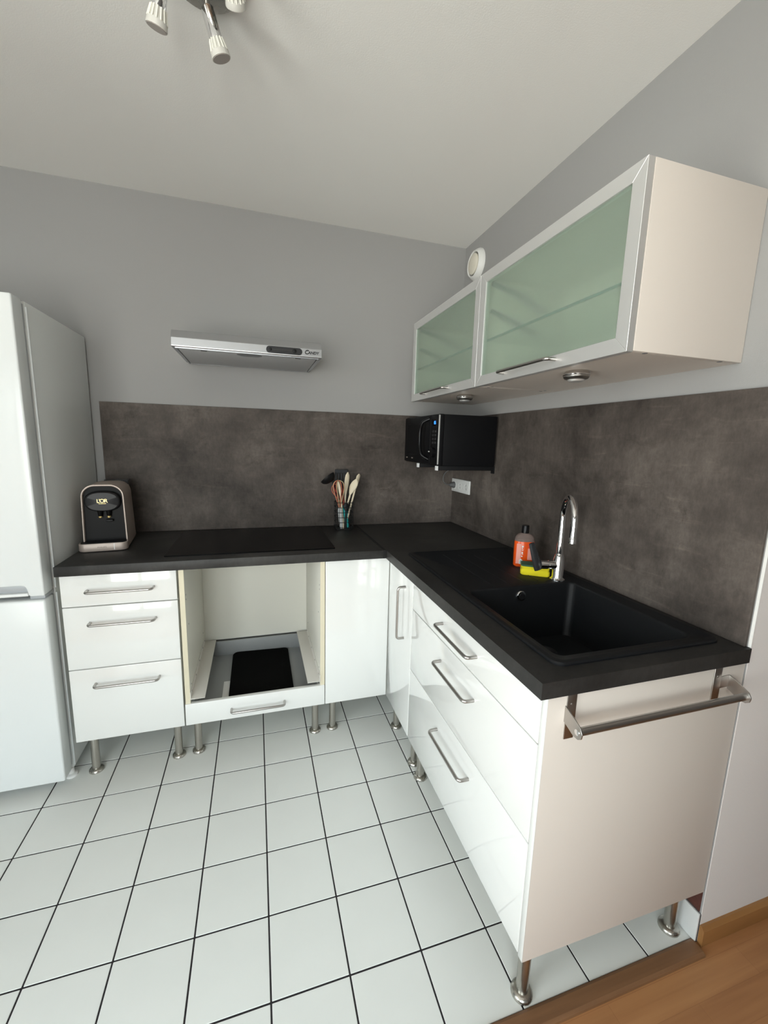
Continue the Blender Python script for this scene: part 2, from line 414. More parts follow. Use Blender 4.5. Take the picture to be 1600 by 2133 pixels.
# plinths
bb = struct('baseboard_right', box(-.004, -.0016, YE, -.02, .001, .093), 'grout', 'white tiled plinth along the sink wall', 'baseboard')
for (y0, y1) in cuts(YE - .002, -.02, Y0G):
    link('plinth_tile', mesh_of(box(-.010, -.003, y0, y1, .002, .095, .002, 2)), 'plinth_tile', bb)
b2 = struct('baseboard_back', box(XL, -.012, -.004, -.0005, .001, .093), 'grout', 'white tiled plinth along the back wall', 'baseboard')
for (x0, x1) in cuts(XL, -.012, X0G):
    link('plinth_tile', mesh_of(box(x0, x1, -.010, -.003, .002, .095, .002, 2)), 'plinth_tile', b2)
bw = prism([(YE, -.002), (YE, .058), (YE - .006, .058), (YE - .013, .048), (YE - .013, -.002)], 'yz', .0, XS)
struct('baseboard_return', bw, 'wood_trim', 'orange-brown wooden skirting board on the return wall', 'baseboard')
struct('baseboard_side', box(XS - .013, XS, YR, YE - .013, -.002, .058, .002), 'wood_trim', 'wooden skirting board on the side wall', 'baseboard')
# windows
def window(name, axis, hole, d, label, n):
    h0, h1, z0, z1 = hole; f = .055
    def B(a0, a1, q0, q1, t0, t1, bm=None, bev=.004):
        return box(d + t0, d + t1, a0, a1, q0, q1, bev, bm=bm) if axis == 'y' else box(a0, a1, d + t0, d + t1, q0, q1, bev, bm=bm)
    o = bmesh.new()
    for a in ((h0, h0 + f, z0, z1), (h1 - f, h1, z0, z1), (h0 + f, h1 - f, z0, z0 + f), (h0 + f, h1 - f, z1 - f, z1)): B(*a, -.075, -.02, o)
    wn = struct(name, o, 'window_frame', label, 'window')
    wd = (h1 - h0 - 2 * f) / n
    for i in range(n):
        a0, a1 = h0 + f + i * wd, h0 + f + (i + 1) * wd; s = bmesh.new()
        for q in ((a0, a0 + .06, z0 + f, z1 - f), (a1 - .06, a1, z0 + f, z1 - f), (a0 + .06, a1 - .06, z0 + f, z0 + f + .08), (a0 + .06, a1 - .06, z1 - f - .06, z1 - f)): B(*q, -.065, -.012, s)
        so = link('sash', mesh_of(s), 'window_frame', wn)
        link('pane', mesh_of(B(a0 + .055, a1 - .055, z0 + f + .07, z1 - f - .055, -.042, -.038, None, 0)), 'window_glass', so)
    return wn
window('window_1', 'y', WIN1, XL, 'tall white framed window on the fridge side with two sashes', 2)
window('window_2', 'x', WIN2, YR, 'tall white framed living area window with two sashes', 2)

# ================================================================== KITCHEN RUN
YF, XF = -.584, -.592        # planes of the fronts, back run and sink run
ZB, ZT0, ZT = .168, .859, .897
leg_me = mesh_of(lathe((0, 0, 0), [(.0155, .012), (.0155, .169)], 20), True)
foot_me = mesh_of(lathe((0, 0, 0), [(.0275, 0), (.0275, .006), (.024, .011), (.0165, .0135)], 24), True)
def legs(t, spots):
    for (x, y) in spots:
        l = link('leg', leg_me, 'steel_leg', t, Vector((x, y, 0)) - Vector(t.location))
        link('foot', foot_me, 'steel_leg', l)
def front(t, name, x0, x1, y0, y1, z0, z1, handle=None, out=None):
    f = part(t, name, box(x0, x1, y0, y1, z0, z1, .0022, 3), 'lacquer')
    if handle: part(f, 'handle', bend_handle(handle[0], handle[1], out), 'steel', label='brushed steel bar handle')
    return f
O = Vector((0, -1, 0))
# --- narrow drawer unit beside the fridge
t = thing('drawer_cabinet', 'narrow white base cabinet of three drawers beside the fridge', 'cabinet', (-1.683, -.30, 0))
part(t, 'body', box(-1.879, -1.486, YF + .021, -.02, .170, ZT0, .001), 'carcass')
for z0, z1, hz in ((ZB, .4745, .412), (.4780, .7300, .666), (.7335, .857, .795)):
    front(t, 'drawer_front', -1.880, -1.4855, YF, YF + .019, z0, z1, ((-1.793, YF, hz), (-1.568, YF, hz)), O)
legs(t, [(-1.835, -.538), (-1.522, -.535), (-1.835, -.10), (-1.522, -.10)])
# --- oven housing, oven missing
t = thing('oven_cabinet', 'white oven housing standing open and empty, low drawer at its foot', 'cabinet', (-1.185, -.30, 0))
for x0, x1 in ((-1.4785, -1.4590), (-.9105, -.8900)):
    sp = part(t, 'side_panel', box(x0, x1, YF + .006, -.03, .170, ZT0, .0008), 'carcass')
    part(sp, 'edge_strip', box(x0 + .0002, x1 - .0002, YF + .0045, YF + .0062, .171, ZT0, 0), 'edge_cream', label='cream edging strip')
    s = 1 if x0 < -1.2 else -1; xi = x1 if s > 0 else x0
    for y, z in ((YF + .03, .74), (YF + .03, .72), (YF + .06, .60), (YF + .05, .33), (-.10, .36), (-.25, .30), (-.40, .295)):
        part(sp, 'screw_hole', lathe((xi, y, z), [(.0035, -.0004), (.0035, .0006)], 10, 'x'), 'grey_plastic')
part(t, 'back_panel', box(-1.459, -.9105, -.03, -.022, .28, ZT0), 'carcass')
part(t, 'base_panel', box(-1.459, -.9105, YF + .025, -.03, .172, .188), 'carcass')
for s, xa in ((1, -1.4588), (-1, -.9107)):
    r = box(*sorted((xa, xa + s * .058)), -.588, -.052, .288, .2905, .0008)
    box(*sorted((xa, xa + s * .0025)), -.585, -.052, .288, .318, 0, bm=r)
    ro = part(t, 'oven_rail', r, 'steel_sheet')
    for y in (-.55, -.42, -.29, -.16, -.08):
        part(ro, 'screw', lathe((xa + s * .0024, y, .306), [(.004, -.0005 * s), (.004, .0018 * s), (.001, .0025 * s)], 10, 'x'), 'steel')
d = front(t, 'drawer_front', -1.4805, -.8905, YF, YF + .019, ZB, .2655, ((-1.297, YF, .2155), (-1.073, YF, .2155)), O)
part(d, 'drawer_base', box(-1.448, -.922, YF + .019, -.048, .190, .199), 'drawer_shaded')
part(d, 'drawer_back', box(-1.448, -.922, -.058, -.048, .199, .280, .001), 'drawer_shaded')
for x0, x1 in ((-1.458, -1.448), (-.922, -.912)): part(d, 'drawer_side', box(x0, x1, YF + .019, -.048, .190, .262, .001), 'drawer_shaded')
legs(t, [(-1.443, -.526), (-.928, -.529), (-1.443, -.10), (-.928, -.10)])
sheet = prism(rrect(-1.314, -1.020, -.53, -.062, .03, 5), 'xy', .2006, .2066, .0015, 1)
for v in sheet.verts:
    if v.co.z > .203: v.co.z += .003 * math.sin(v.co.x * 40) * math.sin(v.co.y * 23) + .003
    v.co.x += .002 * math.sin(v.co.y * 18 + 1)
solo('paper_sheet', box(-1.345, -1.10, -.545, -.33, .1992, .2000), 'label_white', 'white paper sheet under the black mat in the drawer', 'paper', (-1.22, -.44, .1991))
solo('baking_mat', sheet, 'black_cloth', 'black rectangular mat lying in the open low drawer', 'mat', (-1.167, -.28, .2002))
# --- corner unit
t = thing('corner_cabinet', 'white corner base cabinet with plain blank panel and tall narrow door', 'cabinet', (-.45, -.45, 0))
bm = box(-.8865, -.02, YF + .021, -.02, .170, ZT0); box(XF + .021, -.02, -.885, YF + .019, .170, ZT0, bm=bm)
part(t, 'body', bm, 'carcass')
front(t, 'blank_panel', -.8875, XF, YF, YF + .019, ZB, .857)
front(t, 'door', XF, XF + .019, -.8860, YF - .003, ZB, .857, ((XF, -.804, .793), (XF, -.804, .569)), Vector((-1, 0, 0)))
legs(t, [(-.844, -.526), (-.539, -.600), (-.540, -.846), (-.844, -.10), (-.08, -.10), (-.08, -.846)])
# --- sink drawer unit
t = thing('sink_cabinet', 'wide glossy white base cabinet of three drawers under the black sink', 'cabinet', (-.30, -1.28, 0))
bm = box(XF + .021, -.02, -.905, -.889, .170, ZT0); box(XF + .021, -.02, -1.668, -1.652, .170, ZT0, bm=bm)
box(XF + .021, -.02, -1.652, -.905, .170, .186, bm=bm); box(-.028, -.02, -1.652, -.905, .186, ZT0, bm=bm)
part(t, 'body', bm, 'carcass')
for z0, z1, hz in ((ZB, .4745, .405), (.4780, .7300, .660), (.7335, .857, .7935)):
    front(t, 'drawer_front', XF, XF + .019, -1.6675, -.8895, z0, z1, ((XF, -1.166, hz), (XF, -1.391, hz)), Vector((-1, 0, 0)))
part(t, 'end_panel', box(XF + .001, -.003, -1.6868, -1.6702, .166, ZT0, .0008), 'panel_white', label='large flat off-white end panel')
part(t, 'end_panel_edge', box(XF - .0006, XF + .0012, -1.6866, -1.6704, .166, ZT0, .0003), 'lacquer')
legs(t, [(-.543, -.928), (-.551, -1.648), (-.045, -1.640), (-.045, -.928)])
# --- towel rail on the end panel
t = thing('towel_rail', 'brushed steel towel rail screwed to the end of the sink cabinet', 'towel rail', (-.31, -1.70, .75))
YP = -1.6868
for xp, xa in ((-.532, -.5455), (-.098, -.0545)):
    pl = part(t, 'mounting_plate', box(xp - .0125, xp + .0125, YP - .003, YP, .752, ZT0 - .001, .001), 'steel', label='flat steel strap')
    part(pl, 'rivet', lathe((xp, YP - .003, .835), [(.003, 0), (.003, -.001), (.001, -.0018)], 10, 'y'), 'steel')
    ear = [(YP, .832), (YP, .795), (YP - .030, .782), (YP - .043, .782), (YP - .052, .789), (YP - .054, .800), (YP - .048, .811), (YP - .030, .820)]
    ea = part(t, 'bracket_arm', prism(ear, 'yz', xa - .0015, xa + .0015, .0005, 1), 'steel')
    part(ea, 'cap_screw', lathe((xa + (-.0015 if xa < -.3 else .0015), YP - .040, .797), [(.0065, 0), (.0065, -.001 if xa < -.3 else .001), (.002, -.0012 if xa < -.3 else .0012)], 14, 'x'), 'chrome')
part(t, 'strap_tab', box(-.111, -.054, YP - .0015, YP, .800, .832, .0005), 'steel')
part(t, 'bar', sweep([(-.544, YP - .040, .797), (-.056, YP - .040, .797)], .0085, 16), 'steel')

# ================================================================== WORKTOPS, SPLASHBACKS
def ray_loop(poly, c, angs, z):
    out = []
    n = len(poly)
    for a in angs:
        d = (math.cos(a), math.sin(a)); best = None
        for i in range(n):
            p, q = poly[i], poly[(i + 1) % n]; ex, ey = q[0] - p[0], q[1] - p[1]
            den = d[0] * ey - d[1] * ex
            if abs(den) < 1e-12: continue
            s = ((p[0] - c[0]) * ey - (p[1] - c[1]) * ex) / den; u = ((p[0] - c[0]) * d[1] - (p[1] - c[1]) * d[0]) / den
            if s > 0 and -1e-6 <= u <= 1 + 1e-6 and (best is None or s > best): best = s
        out.append((c[0] + d[0] * best, c[1] + d[1] * best, z))
    return out
def rect(x0, x1, y0, y1): return [(x1, y1), (x0, y1), (x0, y0), (x1, y0)]
def angles(polys, c, n=120):
    a = {round(2 * PI * i / n, 5) for i in range(n)}
    for p in polys:
        for q in p: a.add(round(math.atan2(q[1] - c[1], q[0] - c[0]) % (2 * PI), 5))
    a = sorted(a); out = [a[0]]
    for v in a[1:]:
        if v - out[-1] > 1e-4: out.append(v)
    return out
t = thing('worktop', 'dark concrete-look worktop under the cooktop', 'worktop', (-1.26, -.30, ZT0))
part(t, 'slab', box(-1.888, -.629, -.6005, -.0005, ZT0 + .0002, ZT, .0012, 2), 'worktop')
part(t, 'joint_strip', box(-.629, -.6165, -.6005, -.0005, ZT0 + .0002, ZT + .0012, .0005, 1), 'black_matte', label='black joint profile between the two worktops')
cx, cy = -.29, -1.39
outer = rect(-.6155, -.0005, -1.693, -.0005); hole = rect(-.515, -.055, -1.625, -.70)
ang = angles([outer, hole], (cx, cy))
oL = lambda z: ray_loop(outer, (cx, cy), ang, z); hL = lambda z: ray_loop(hole, (cx, cy), ang, z)
bm = loft([hL(ZT0), oL(ZT0), oL(ZT), hL(ZT), hL(ZT0)])
bmesh.ops.remove_doubles(bm, verts=list(bm.verts), dist=1e-5)
solo('worktop', bm, 'worktop', 'dark concrete-look worktop around the black sink', 'worktop', (-.31, -.85, ZT0), smooth=False)
solo('splashback', box(-1.876, -.0102, -.0085, -.0005, ZT + .0006, 1.5345, .0008, 1), 'splash', 'brown-grey concrete-look splashback panel behind the cooktop', 'splashback', (-.94, -.004, ZT), smooth=False)
solo('splashback', box(-.0100, -.0005, -1.6815, -.0010, ZT + .0006, 1.5325, .0008, 1), 'splash', 'grey concrete-look splashback panel behind the sink tap', 'splashback', (-.005, -.84, ZT), smooth=False)
# corner bead at the wall end, pale
struct('trim_3', box(-.0012, .0006, YE - .0008, YE + .006, .898, ZC - .001), 'ceiling_paint', 'thin pale corner bead at the end of the sink wall', 'trim')
# --- cooktop
solo('cooktop', prism(rrect(-1.536, -.836, -.531, -.045, .004, 3), 'xy', ZT + .0004, ZT + .0046, .0008, 1), 'black_glass', 'flat black glass induction cooktop set on the worktop', 'cooktop', (-1.186, -.29, ZT), smooth=False)

# --- sink
t = thing('kitchen_sink', 'black granite sink with a deep bowl and ribbed draining board', 'sink', (-.28, -1.16, ZT))
def RR(x0, x1, y0, y1, r): return rrect(x0, x1, y0, y1, r, 6)
so = (-.545, -.035, -1.648, -.673); bo = (-.512, -.088, -1.612, -1.168)
def ins(q, d): return (q[0] + d, q[1] - d, q[2] + d, q[3] - d)
c = (-.30, -1.39)
specs = [(so, .03, ZT + .0004), (so, .03, ZT + .004), (ins(so, .003), .028, ZT + .0075), (ins(so, .011), .024, ZT + .0085), (ins(so, .017), .022, ZT + .0075), (ins(so, .021), .02, ZT + .0055),
         (ins(bo, -.003), .026, ZT + .0050), (bo, .024, ZT + .0035), (ins(bo, .004), .022, ZT - .003), (ins(bo, .018), .026, ZT - .168), (ins(bo, .024), .026, ZT - .184), (ins(bo, .038), .022, ZT - .190)]
sang = angles([RR(*s, r) for s, r, z in (specs[1], specs[7])], c, 160)
loops = [ray_loop(RR(*s, r), c, sang, z) for s, r, z in specs]
bowl = loft(loops, False, False)
bl = [v for v in bowl.verts if abs(v.co.z - (ZT - .190)) < 1e-6]
ctr = bowl.verts.new((-.27, -1.27, ZT - .194))
ed = [e for e in bowl.edges if e.is_boundary and all(abs(v.co.z - (ZT - .190)) < 1e-6 for v in e.verts)]
for e in ed: bowl.faces.new((e.verts[0], e.verts[1], ctr))
part(t, 'basin', bowl, 'sink_granite')
for i, x in enumerate((-.40, -.335, -.27, -.205)):
    part(t, 'drain_groove', box(x - .0018, x + .0018, -1.13, -.74 - .02 * i, ZT + .0045, ZT + .0062, .0008, 1), 'sink_granite')
ov = lathe((-.305, -1.1755, .868), [(.010, -.006), (.017, -.005), (.019, -.002), (.019, .002)], 24, 'y')
ovo = part(t, 'overflow_ring', ov, 'chrome')
part(ovo, 'overflow_grille', lathe((-.305, -1.183, .868), [(.011, 0), (.011, .003)], 20, 'y'), 'black_plastic')
part(t, 'drain_strainer', lathe((-.27, -1.27, ZT - .193), [(.045, 0), (.045, .004), (.038, .005), (.030, .001), (.010, .001), (.008, .008), (.004, .010)], 28), 'chrome')
# --- tap
fx, fy = -.130, -1.138; ZS = ZT + .005
t = thing('kitchen_tap', 'chrome gooseneck mixer tap with side lever behind the sink', 'tap', (fx, fy, ZS))
part(t, 'body', lathe((fx, fy, ZS), [(.026, 0), (.026, .004), (.021, .008), (.0195, .012), (.0195, .072), (.0175, .082), (.0145, .094), (.0125, .098)], 28), 'chrome')
th_ = math.radians(-118); dx, dy = math.cos(th_), math.sin(th_); rch = .158; zt = 1.135
pts = [(fx, fy, ZS + .09), (fx, fy, ZS + .17), (fx, fy, zt)]
for i in range(1, 17):
    a = PI * i / 16; q = rch / 2 * (1 - math.cos(a)); pts.append((fx + dx * q, fy + dy * q, zt + rch / 2 * math.sin(a)))
pts.append((fx + dx * rch, fy + dy * rch, zt - .045))
sp = part(t, 'spout', sweep(pts, .0115, 16), 'chrome')
part(sp, 'aerator', lathe((fx + dx * rch, fy + dy * rch, zt - .062), [(.0105, 0), (.0128, .002), (.0128, .018), (.0115, .020)], 20), 'chrome')
lv = Vector((-.955, .29, 0)); b0 = Vector((fx, fy, ZS + .055))
part(t, 'lever_hub', sweep([b0, b0 + lv * .036, b0 + lv * .0365, b0 + lv * .040, b0 + lv * .0405, b0 + lv * .066], [.0165, .0165, .0150, .0150, .0165, .0165], 20), 'chrome')
l0 = b0 + lv * .070 - Vector((0, 0, .018)); l1 = b0 + lv * .104 + Vector((0, 0, .078))
part(t, 'lever', sweep([l0, l0.lerp(l1, .15), l0.lerp(l1, .6), l1], [.0175, .018, .0145, .0105], 14, flat=.55), 'dark_plastic', label='dark grey tap lever')

# --- washing-up liquid and sponge
bx, by = -.150, -.958; ang_b = math.radians(-28)
t = thing('soap_bottle', 'clear bottle of orange washing-up liquid with black cap', 'bottle', (bx, by, ZT + .0052), ang_b)
def oval(rx, ry, z, n=28, p=2.6):
    return [(rx * math.copysign(abs(math.cos(2 * PI * i / n)) ** (2 / p), math.cos(2 * PI * i / n)), ry * math.copysign(abs(math.sin(2 * PI * i / n)) ** (2 / p), math.sin(2 * PI * i / n)), z) for i in range(n)]
part(t, 'liquid', loft([oval(.034, .021, 0), oval(.0375, .024, .004), oval(.039, .025, .05), oval(.0385, .0245, .098), oval(.037, .0235, .103)], True, True), 'orange_liquid', local=True)
part(t, 'shoulder', loft([oval(.0372, .0237, .1032), oval(.0368, .023, .113), oval(.0335, .021, .122), oval(.027, .018, .129), oval(.018, .015, .1335), oval(.013, .013, .136, p=2)], True, True), 'bottle_neck', local=True)
part(t, 'cap', lathe((0, 0, .136), [(.0145, 0), (.0145, .003), (.0138, .028), (.0125, .031)], 24), 'black_gloss', local=True)
part(t, 'label', loft([[(x, -.0258 + (abs(x + .008) ** 2) * 4.2, z) for x in [-.031 + .001 * i for i in range(0, 19)]] for z in (.014, .095)], closed=False), 'label_pink', local=True, label='pink paper label')
part(t, 'side_label', box(.012, .031, -.0253, -.0243, .032, .078), 'label_pink', local=True)
part(t, 'red_band', box(.012, .031, -.0254, -.0244, .080, .096), 'label_red', local=True)
tg = prism([(-.019, .014), (-.006, .014), (-.006, .030), (-.0125, .035), (-.019, .030)], 'xz', -.0272, -.0262)
tag_ = part(t, 'barcode_tag', tg, 'label_white', local=True, label='white tag printed with a barcode')
bm = bmesh.new()
for i in range(6): box(-.0155, -.0085, -.0275, -.0271, .0165 + i * .0022, .0175 + i * .0022, bm=bm)
part(tag_, 'barcode', bm, 'print_black', local=True)
bm = bmesh.new()
for i, (wd_, hh) in enumerate(((.006, .006), (.004, .004), (.006, .003), (.005, .006), (.006, .003), (.004, .005))): box(-.0115, -.0115 + wd_, -.0272, -.0262, .088 - i * .008 - hh, .088 - i * .008, bm=bm)
part(t, 'label_print', bm, 'label_white', local=True)
t = thing('sponge', 'yellow sponge with green scouring pad beside the tap', 'sponge', (-.170, -1.062, ZT + .0054), math.radians(-34))
def wob(z, k):
    out = []
    for (x, y) in rrect(-.052, .052, -.030, .030, .012, 5): out.append((x * k, y * k * (1 - .10 * math.exp(-((x) / .02) ** 2)), z))
    return out
part(t, 'foam', loft([wob(0, .95), wob(.003, 1), wob(.016, 1), wob(.020, .94), wob(.025, .94), wob(.029, 1), wob(.033, 1)], True, True), 'sponge_yellow', local=True)
part(t, 'scouring_pad', loft([wob(.0332, .99), wob(.038, .99), wob(.039, .97)], True, True), 'scourer_green', local=True, label='green scouring pad')

# ================================================================== FRIDGE
FX0, FX1 = -2.510, -1.910
t = thing('fridge', 'tall white fridge freezer with two doors', 'fridge', (-2.21, -.30, 0))
part(t, 'body', box(FX0, FX1, -.545, -.015, .035, 1.818, .003, 2), 'fridge_side')
nt_ = -1.962
up = [(FX0, .842), (nt_ - .012, .842), (nt_ - .004, .838), (nt_, .830), (nt_ + .004, .806), (nt_ + .010, .801), (FX1, .801), (FX1, 1.820), (FX0, 1.820)]
ud = part(t, 'upper_door', prism(up, 'xz', -.630, -.562, .006, 3), 'fridge_white')
gp = bmesh.new(); box(FX0, nt_ + .002, -.606, -.575, .805, .845, .004, 2, gp)
part(ud, 'grip_recess', gp, 'fridge_grip')
part(ud, 'grip_lip', box(FX0, nt_ + .001, -.622, -.600, .800, .812, .004, 2), 'fridge_side')
part(ud, 'gasket', box(FX0 + .012, FX1 - .006, -.562, -.5445, .812, 1.808), 'fridge_grip')
ld = part(t, 'lower_door', box(FX0, FX1, -.630, -.562, .042, .786, .007, 3), 'fridge_white')
part(ld, 'gasket', box(FX0 + .012, FX1 - .006, -.562, -.5445, .052, .778), 'fridge_grip')
part(t, 'hinge_bracket', box(FX1 - .05, FX1 - .004, -.615, -.545, .787, .800, .002), 'fridge_grip')
for z0, z1 in ((.045, .785), (.803, 1.80)): part(t, 'edge_bead', box(FX1 - .001, FX1 + .004, -.5445, -.5375, z0, z1, .0015), 'fridge_white')
part(t, 'top_hinge', box(FX1 - .06, FX1 - .01, -.60, -.545, 1.8185, 1.826, .003), 'fridge_white')
for x in (FX0 + .04, FX1 - .012):
    for y in (-.545, -.06): part(t, 'foot', lathe((x, y, 0), [(.021, 0), (.021, .010), (.012, .014), (.010, .036)], 20), 'white_plastic')

# ================================================================== COFFEE MACHINE
t = thing('coffee_machine', 'champagne and black capsule coffee machine on the worktop by the fridge', 'coffee machine', (-1.789, -.350, ZT + .0003), math.radians(6.8))
def arch(w0, w1, h, r, z0=.0, n=9):
    """front outline: width w0 at the foot, w1 at the shoulders, rounded top"""
    p = [(w0, z0)]
    for i in range(n + 1):
        a = PI / 2 * i / n; p.append((w1 - r + r * math.cos(a), h - r + r * math.sin(a)))
    return p + [(-x, z) for x, z in reversed(p)]
def arch_loop(w0, w1, h, r, z0, y): return [(x, y, z) for x, z in arch(w0, w1, h, r, z0)]
A0 = lambda y, k=1.0, d=0: arch_loop(.081 * k, .0765 * k, .276 + d, .050, .006, y)
body = loft([arch_loop(.0745, .070, .269, .044, .006, .018), arch_loop(.0745, .070, .269, .044, .006, .000), arch_loop(.0765, .072, .2715, .046, .006, -.003), arch_loop(.080, .0755, .2755, .049, .006, -.003), A0(.002), A0(.03), A0(.16), arch_loop(.080, .075, .272, .046, .006, .22), arch_loop(.078, .070, .262, .044, .006, .262), arch_loop(.076, .064, .240, .04, .006, .280)], False, True)
part(t, 'shell', body, 'champagne', local=True, label='champagne coloured arched housing')
part(t, 'front_panel', loft([arch_loop(.0742, .0697, .2687, .044, .030, .016), arch_loop(.0742, .0697, .2687, .044, .030, .012)], True, True), 'machine_black', local=True)
hd = []
for k, y in ((1.0, .012), (1.0, -.002), (.97, -.010), (.90, -.0135), (.0, -.0150)):
    hd.append([(.062 * max(k, .02) * math.copysign(abs(math.cos(2 * PI * i / 40)) ** .8, math.cos(2 * PI * i / 40)), y, .206 + .041 * max(k, .02) * math.copysign(abs(math.sin(2 * PI * i / 40)) ** .8, math.sin(2 * PI * i / 40))) for i in range(40)])
h = part(t, 'brew_head', loft(hd, True, True), 'dark_plastic', local=True, label='oval dark grey brewing head')
part(h, 'head_ring', loft([[(x * 1.045, y + .003, .206 + (z - .206) * 1.06) for x, y, z in hd[1]], [(x * 1.045, y + .001, .206 + (z - .206) * 1.06) for x, y, z in hd[1]], [(x * 1.005, y - .001, .206 + (z - .206) * 1.01) for x, y, z in hd[1]]], False, False), 'machine_black', local=True)
part(h, 'logo', text_bm("L'OR", .022, Matrix.Translation((0, -.0158, .209)) @ FRONT, space=.8), 'gold_print', local=True, label='gold L\'OR lettering')
part(h, 'logo_underline', box(-.013, .013, -.0160, -.0152, .1975, .1985), 'gold_print', local=True)
for x in (-.013, .018):
    n_ = part(t, 'spout', lathe((x, -.002, .140), [(.006, 0), (.007, .004), (.009, .020), (.011, .030)], 16), 'machine_black', local=True)
    part(n_, 'spout_tip', lathe((x, -.002, .1385), [(.0066, -.001), (.0072, .0055)], 16), 'gold_print', local=True)
part(t, 'lever_tab', box(.005, .032, -.004, .012, .118, .128, .003), 'black_plastic', local=True)
part(t, 'foot_base', loft([[(x, y, z) for x, y in rrect(-.074, .074, .002, .270, .02, 4)] for z in (.0, .030)], True, True), 'black_plastic', local=True)
tray = [(x, y) for x, y in rrect(-.093, .083, -.046, .010, .024, 6)]
dt = part(t, 'drip_tray', loft([[(x * .97, y + .001, .003) for x, y in tray], [(x, y, .006) for x, y in tray], [(x, y, .034) for x, y in tray], [(x * .985, y * .98, .0355) for x, y in tray]], True, True), 'champagne', local=True, label='champagne drip tray front')
part(dt, 'tray_grid', loft([[(x * .93, y * .93, z) for x, y in tray] for z in (.0355, .0375)], True, True), 'black_plastic', local=True)
part(dt, 'maker_name', text_bm('PHILIPS', .0095, Matrix.Translation((-.008, -.0464, .0195)) @ FRONT, space=1.1), 'grey_print', local=True)
part(dt, 'tray_mark', box(.034, .037, -.0466, -.0452, .007, .034), 'label_white', local=True)
wt = [[(x, y, z) for x, y in rrect(-.030, .066, .225, .296, .012, 4)] for z in (.18, .270)]
part(t, 'water_tank', loft(wt, True, True), 'smoke_plastic', local=True, label='smoky clear water tank')
part(t, 'tank_lid', loft([[(x, y, z) for x, y in rrect(-.032, .068, .223, .298, .012, 4)] for z in (.2702, .275)], True, True), 'smoke_plastic', local=True)

# ================================================================== RANGE HOOD
t = thing('range_hood', 'slim silver range hood on the grey wall above the cooktop', 'range hood', (-1.185, -.0, 1.735))
HX0, HX1, HY = -1.4880, -.8800, -.405
prof = [(-.001, 1.742), (HY, 1.7385), (HY - .002, 1.7425), (HY + .001, 1.775), (HY + .020, 1.806), (HY + .06, 1.812), (-.001, 1.818)]
part(t, 'casing', prism(prof, 'yz', HX0, HX1, .0012, 1), 'hood_steel', smooth=False)
part(t, 'grease_filter', box(HX0 + .022, HX1 - .022, HY + .016, -.016, 1.7355, 1.7385, .001), 'filter_steel', label='grey metal grease filter')
bm = bmesh.new()
for x0, x1, y0, y1 in ((HX0 + .012, HX1 - .012, HY + .010, HY + .016), (HX0 + .012, HX1 - .012, -.016, -.010), (HX0 + .012, HX0 + .020, HY + .016, -.016), (HX1 - .020, HX1 - .012, HY + .016, -.016)): box(x0, x1, y0, y1, 1.734, 1.740, .001, 1, bm)
part(t, 'filter_frame', bm, 'hood_steel')
for x in (-1.368, -.982): part(t, 'filter_catch', box(x - .012, x + .012, HY + .020, HY + .030, 1.7335, 1.7358, .001), 'print_black')
lens = [(-1.187 + .052 * math.cos(2 * PI * i / 32), HY + .042 + .022 * math.sin(2 * PI * i / 32)) for i in range(32)]
part(t, 'lamp_lens', loft([[(x, y, 1.736) for x, y in lens], [(x, y, 1.733) for x, y in lens], [(-1.187 + (x + 1.187) * .8, HY + .042 + (y - HY - .042) * .8, 1.7305) for x, y in lens]], True, True), 'smoke_plastic', label='oval lamp cover')
cp = [(x, z) for x, z in rrect(-1.118, -.966, 1.7445, 1.7725, .0135, 6)]
c_ = part(t, 'control_panel', prism(cp, 'xz', HY - .0050, HY + .002, .0008, 1), 'dark_plastic', label='dark rounded control panel')
part(c_, 'slider_track', box(-1.095, -1.008, HY - .0058, HY - .0046, 1.7545, 1.7635, .0004, 1), 'print_black')
part(c_, 'slider_knob', box(-1.106, -1.096, HY - .009, HY - .0046, 1.7535, 1.7645, .001), 'black_plastic')
part(c_, 'rotary_switch', lathe((-1.000, HY - .005, 1.759), [(.008, 0), (.008, -.004), (.006, -.005)], 16, 'y'), 'black_plastic')
part(t, 'brand_name', text_bm('C', .0245, Matrix.Translation((-.9475, HY - .0027, 1.7590)) @ FRONT, shear=.2, offset=.0006), 'print_black')
part(t, 'brand_name_small', text_bm('ANDY', .0165, Matrix.Translation((-.9175, HY - .0027, 1.7575)) @ FRONT, shear=.2, offset=.0005, space=1.0), 'print_black')

